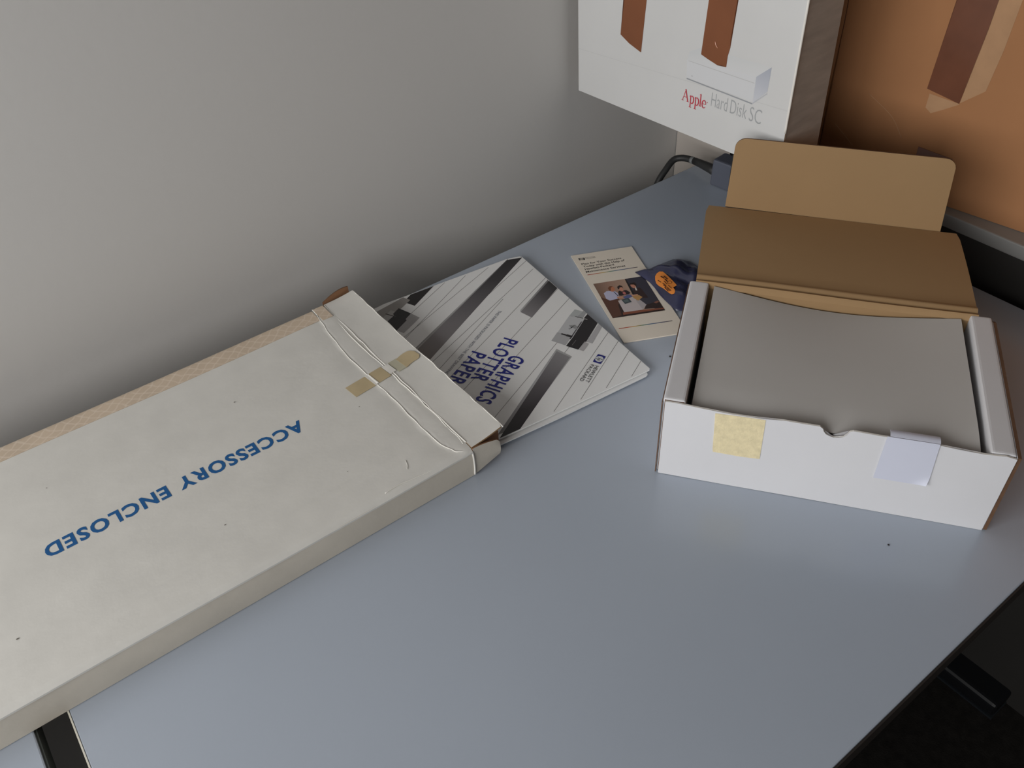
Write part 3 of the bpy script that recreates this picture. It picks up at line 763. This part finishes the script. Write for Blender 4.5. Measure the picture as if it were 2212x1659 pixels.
raw('sticker_print', vs3, fs3, mat('dark_brown_ink', (70, 34, 14), .7, .02), sk)

# ------------------------------------------------------------------ white printed carton
AE = Vector((.05233596, -.99862953, 0))
ap = thing('printed_carton', 'white carton printed with a drive picture, brown tape strips on its face', 'box', (1.19560, 1.38720, .23092), math.atan2(AE.y, AE.x))
AWd, ADp, AHt = .5245, .119, .74
# local x along the front's lower edge (to the right), local y = into the carton, z up
fa = [(0, 0), (AWd, 0), (AWd+.003, .05), (AWd+.002, .1), (AWd, .16), (AWd+.002, .22), (AWd+.001, AHt), (-.011, AHt), (-.004, .2)]
slab('front_panel', fa, .003, [M_whiteb, M_whiteb, M_krafttan], ap, (0, .003, 0), (1, 0, 0), (0, 0, 1), (0, 0, 2))
sp = [(.003, .001), (ADp, .001), (ADp-.0252, AHt), (.003, AHt)]
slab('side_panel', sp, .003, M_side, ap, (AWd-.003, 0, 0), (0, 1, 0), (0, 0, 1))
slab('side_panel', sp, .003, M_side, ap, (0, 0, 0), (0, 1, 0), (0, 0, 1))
slab('back_panel', [(.003, 0.001), (AWd-.003, 0.001), (AWd-.003, AHt), (.003, AHt)], .003, M_whiteb, ap, (0, ADp, 0), (1, 0, 0), (0, -.034, 1))
slab('bottom_panel', [(.003, .003), (AWd-.003, .003), (AWd-.003, ADp-.003), (.003, ADp-.003)], .003, M_whiteb, ap)
slab('top_panel', [(.0, .003), (AWd-.003, .003), (AWd-.003, ADp-.028), (.0, ADp-.028)], .003, M_whiteb, ap, (0, 0, AHt-.003))
YF = (0, -.0001, 0); XU = (1, 0, 0); ZU = (0, 0, 1)
slab('brown_tape', [(.1194, .1492), (.1440, .1375), (.1762, .1281), (.1830, .2300), (.198, .50), (.139, .50), (.1260, .2158)], .0008, M_tape, ap, YF, XU, ZU)
slab('brown_tape', [(.3243, .1628), (.3400, .1585), (.3640, .1530), (.3710, .1560), (.3835, .1548), (.3840, .1750), (.3871, .1900), (.3860, .2043), (.3900, .2717), (.404, .50), (.345, .50), (.3292, .2591)], .0008, M_tape, ap, YF, XU, ZU)
tube('tape_wrinkle_glint', catmull([(.3535, -.0011, .1935), (.356, -.0016, .1880), (.3605, -.0011, .1830)], 4), .0011, mat('painted_tape_glint', (190, 130, 100), .15, .02, spec=.8), ap, 6)  # tape ridge given a paler colour for its glint
ridge("board_edge", [(AWd+.0015, .001, z) for z in (.075, .12, .16, .2, .3, .45)], .0022, ap, M_worn)
pr = Print((0, -.00015, 0), XU, ZU, .00002)
pr.poly([(.0, .0900), (.25, .1020), (.5235, .1150), (.5235, .1163), (.25, .1033), (.0, .0912)], (204, 204, 203))
pr.poly([(.2923, .1434), (.2970, .1608), (.3257, .1757), (.4783, .1801), (.4499, .1555)], [(212, 213, 214), (206, 208, 209), (206, 208, 209), (210, 211, 211), (213, 214, 215)])
pr.poly([(.2923, .1434), (.4499, .1555), (.4505, .1100), (.2948, .1112)], [(213, 214, 216)]*4)
pr.poly([(.4499, .1555), (.4783, .1801), (.4782, .1625), (.4772, .1364), (.4507, .1091)], [(184, 187, 196), (168, 173, 184), (182, 186, 196), (192, 195, 203), (206, 208, 214)])
pr.line((.2955, .1096), (.4500, .1064), .0024, (156, 159, 164)); pr.line((.4495, .1066), (.4778, .1335), .0022, (190, 192, 197))
pr.line((.2964, .1434), (.4482, .1436), .0011, (192, 192, 192)); pr.line((.3066, .1178), (.3092, .1172), .0022, (180, 180, 182))
# drawn serif lettering: Apple
RED = (196, 58, 74); AB = Vector((.2895, .0660)); AS = .0290; AD = Vector((.9985, .010)).normalized(); AK = .70
def gl(q): x = q[0]*AS*AK; y = q[1]*AS; return (AB.x+AD.x*x, AB.y+AD.y*x+y)
def gs(pts, wd, lay=40): pr.stroke([gl(q) for q in pts], [v*AS*AK for v in wd] if isinstance(wd, list) else wd*AS*AK, RED, lay)
def arc(cx, cy, rx, ry, a0, a1, n=14): return [(cx+rx*cos(radians(a0+(a1-a0)*k/n)), cy+ry*sin(radians(a0+(a1-a0)*k/n))) for k in range(n+1)]
gs([(.06, .02), (.40, .76)], .055); gs([(.36, .80), (.70, .02)], .115, 41); gs([(.17, .27), (.58, .27)], .05, 42)
gs([(-.05, .01), (.20, .01)], .04, 43); gs([(.54, .01), (.84, .01)], .04, 43)
for x0 in (.92, 1.52):
    gs([(x0+.10, -.30), (x0+.10, .47)], .105); gs([(x0-.02, .41), (x0+.10, .50)], .05, 41); gs([(x0-.04, -.30), (x0+.26, -.30)], .04, 42)
    gs(arc(x0+.26, .23, .21, .25, 120, -120), [.05+.07*sin(pi*k/14) for k in range(15)], 43)
gs([(2.20, .0), (2.20, .80)], .105); gs([(2.08, .74), (2.20, .82)], .05, 41); gs([(2.06, .01), (2.34, .01)], .04, 42)
gs(arc(2.64, .23, .22, .25, 0, 320), [.05+.06*abs(sin(pi*k/14)) for k in range(15)], 43); gs([(2.44, .24), (2.86, .24)], .045, 44)
gs(arc(3.00, .42, .035, .035, 0, 360, 8), .03, 45)
GY = (168, 170, 172)
pr.text('Hard', (.3590, .0748), (.3968, .0748), .0262, GY, -.010, 1.0); pr.text('Disk', (.4038, .0748), (.4410, .0748), .0262, GY, -.010, 1.0); pr.text('SC', (.4472, .0742), (.4735, .0742), .0268, GY, -.010, 1.0)
pr.build('printed_graphics', P_ink, ap)['label'] = 'grey drive drawing with red and grey lettering'

# device standing under that carton (only a black corner shows behind the plug)
dv = thing('equipment_case', 'black equipment case under the white printed carton, mostly hidden behind the lid', 'equipment', (1.45, .95, 0))
dp = [(1.248, .885), (1.330, .885), (1.335, 1.0), (1.530, 1.03), (1.530, 1.188), (1.487, 1.188), (1.487, 1.08), (1.40, 1.05), (1.30, 1.03), (1.248, .985)]
slab('case_shell', [(a-1.45, b-.95) for a, b in dp], .2250, M_black, dv, (0, 0, .0045), bev=.004)
for a, b in ((1.268, .905), (1.312, .905), (1.515, 1.06), (1.508, 1.165)):
    box('rubber_foot', (a-1.45-.012, b-.95-.012, 0), (a-1.45+.012, b-.95+.012, .0045), M_cable, dv)

# ------------------------------------------------------------------ brown carton on the ledge
bn = thing('brown_carton', 'tall brown corrugated carton with dark tape standing on the ledge', 'box', (1.56783, .69705, ZL+.0008), radians(-82.8))
slab('front_panel', [(-.2972, 0), (.62, 0), (.62, .82), (-.318, .82)], .005, [M_brown, M_brown, M_kraftd], bn, (0, .005, 0), XU, ZU, (0, 0, 2))
slab('side_panel', [(.005, 0), (.34, 0), (.34, .82), (.005, .82)], .005, M_brown, bn, (-.2995, 0, 0), (0, 1, 0), (-.024, 0, 1))
slab('side_panel', [(.005, 0), (.34, 0), (.34, .82), (.005, .82)], .005, M_brown, bn, (.612, 0, 0), (0, 1, 0), ZU)
slab('back_panel', [(-.2972, 0), (.61, 0), (.61, .82), (-.318, .82)], .005, M_brown, bn, (0, .345, 0), XU, ZU)
slab('bottom_panel', [(-.292, .005), (.612, .005), (.612, .338), (-.292, .338)], .005, M_brown, bn)
slab('top_panel', [(-.31, .005), (.612, .005), (.612, .338), (-.31, .338)], .005, M_brown, bn, (0, 0, .813))
# glued joint at the left edge: a second thickness of board with a shadow line
slab('board_joint', [(-.2990, 0), (-.2905, 0), (-.2945, .15), (-.2930, .30), (-.306, .81), (-.319, .81)], .0035, [M_brown, M_brown, M_kraftd], bn, (0, -.0001, 0), XU, ZU, (0, 0, 2))
slab('brown_tape', [(-.1040, .2126), (-.0394, .2008), (-.0300, .3400), (-.018, .70), (-.082, .70), (-.0959, .3737)], .0008, M_tape2, bn, YF, XU, ZU)
slab('brown_tape', [(-.0900, .030), (-.0180, .030), (-.0200, .0960), (-.0888, .1000)], .0008, M_tape2, bn, YF, XU, ZU)
slab('torn_patch', [(-.0385, .2020), (-.0013, .2345), (.0060, .3100), (.02, .70), (-.0175, .70), (-.0290, .3400)], .0004, M_tornp, bn, YF, XU, ZU)
slab('torn_patch', [(-.0382, .1997), (-.0600, .1850), (-.0848, .1693), (-.0900, .1730), (-.0971, .1773), (-.0968, .2050), (-.0385, .2006)], .0004, M_tornp, bn, YF, XU, ZU)
ridge('crease', [(-.2687, 0.0, .094), (-.245, 0.0, .078), (-.2212, 0.0, .0605)], .0006, bn, M_tornp)
ridge('crease', [(-.214, 0.0, .1741), (-.1568, 0.0, .1425), (-.1258, 0.0, .1063)], .0006, bn, M_tornp)

# ------------------------------------------------------------------ power cable with its plug block
pc = thing('power_cable', 'thick black cable with blue-grey plug block behind the box lid', 'cable', (1.445, 1.16, 0.0))
def plug():
    bm = bmesh.new(); bmesh.ops.create_cube(bm, size=1)
    for vx in bm.verts:
        x, y, z = vx.co
        tp = 1 if z > 0 else 0
        X = (-.019 if x < 0 else .030)+(.003 if tp and x < 0 else 0); Y = (-.062 if y < 0 else .028)-(.003 if tp and y > 0 else 0); Zz = .0005 if z < 0 else .066
        if z < 0 and x < 0: X += .004
        vx.co = (X, Y, Zz)
    bmesh.ops.bevel(bm, geom=bm.edges[:], offset=.0045, segments=2, affect='EDGES', profile=.6)
    bmesh.ops.rotate(bm, verts=bm.verts, cent=(0, 0, 0), matrix=Matrix.Rotation(radians(7), 3, 'Z'))
    me = bpy.data.meshes.new('plug_block'); bm.to_mesh(me); bm.free()
    return link('plug_block', me, M_plug, pc)
plug()
tube('strain_relief', [(-.004, .020, .030), (.002, .045, .0275), (.0065, .075, .0245), (.0085, .100, .0225)], [.0125, .0115, .0098, .0086], M_cable, pc, 14)
cp = catmull([(.0080, .095, .0225), (.0090, .112, .0215), (.002, .137, .0190), (-.012, .150, .0130), (-.036, .150, -.004), (-.060, .150, -.030), (-.075, .151, -.075), (-.080, .153, -.20), (-.075, .155, -.42)], 6)
tube('cable', cp, .0078, M_cable, pc, 14)
tube('cable_band', [(.0084, .104, .0220), (.0088, .112, .0215)], .0085, M_band, pc, 14)

# ------------------------------------------------------------------ dark case on the floor below the desk's front edge
fc = thing('floor_case', 'low black rounded case lying on the dark floor under the desk front edge', 'case', (1.530, .255, ZF), 0)
box('case_body', (-.040, -.095, .005), (.040, .10, .052), M_black, fc, .013, 3)
box('base_plate', (-.042, -.097, 0), (.042, .102, .006), mat('glint_black_metal', (40, 44, 48), .3, .05), fc, .002)  # plate coloured paler to paint the glint along the lower edge

# ------------------------------------------------------------------ crumbs on the desk
def crumb(x, y, r, label):
    bm = bmesh.new(); bmesh.ops.create_icosphere(bm, subdivisions=1, radius=r)
    for vx in bm.verts: vx.co *= random.uniform(.7, 1.2); vx.co.z = max(vx.co.z*.6, -r*.4)
    lo = min(vx.co.z for vx in bm.verts)
    for vx in bm.verts: vx.co.z -= lo
    me = bpy.data.meshes.new('crumb'); bm.to_mesh(me); bm.free()
    o = link('crumb', me, M_crumb); o.location = (x, y, 0.0002); tag(o, label, 'crumb')
crumb(.9117, .7990, .0024, 'tiny dark crumb on the desk between folder and white box')
crumb(.8500, .3055, .0017, 'tiny dark crumb on the desk in front of the white box')

# ------------------------------------------------------------------ one scale for everything: layout units to metres
done = set()
for o in bpy.data.objects:
    if o.type in ('MESH', 'EMPTY'):
        o.location = o.location*S
        if o.type == 'MESH' and o.data.name not in done:
            done.add(o.data.name); o.data.transform(Matrix.Scale(S, 4))
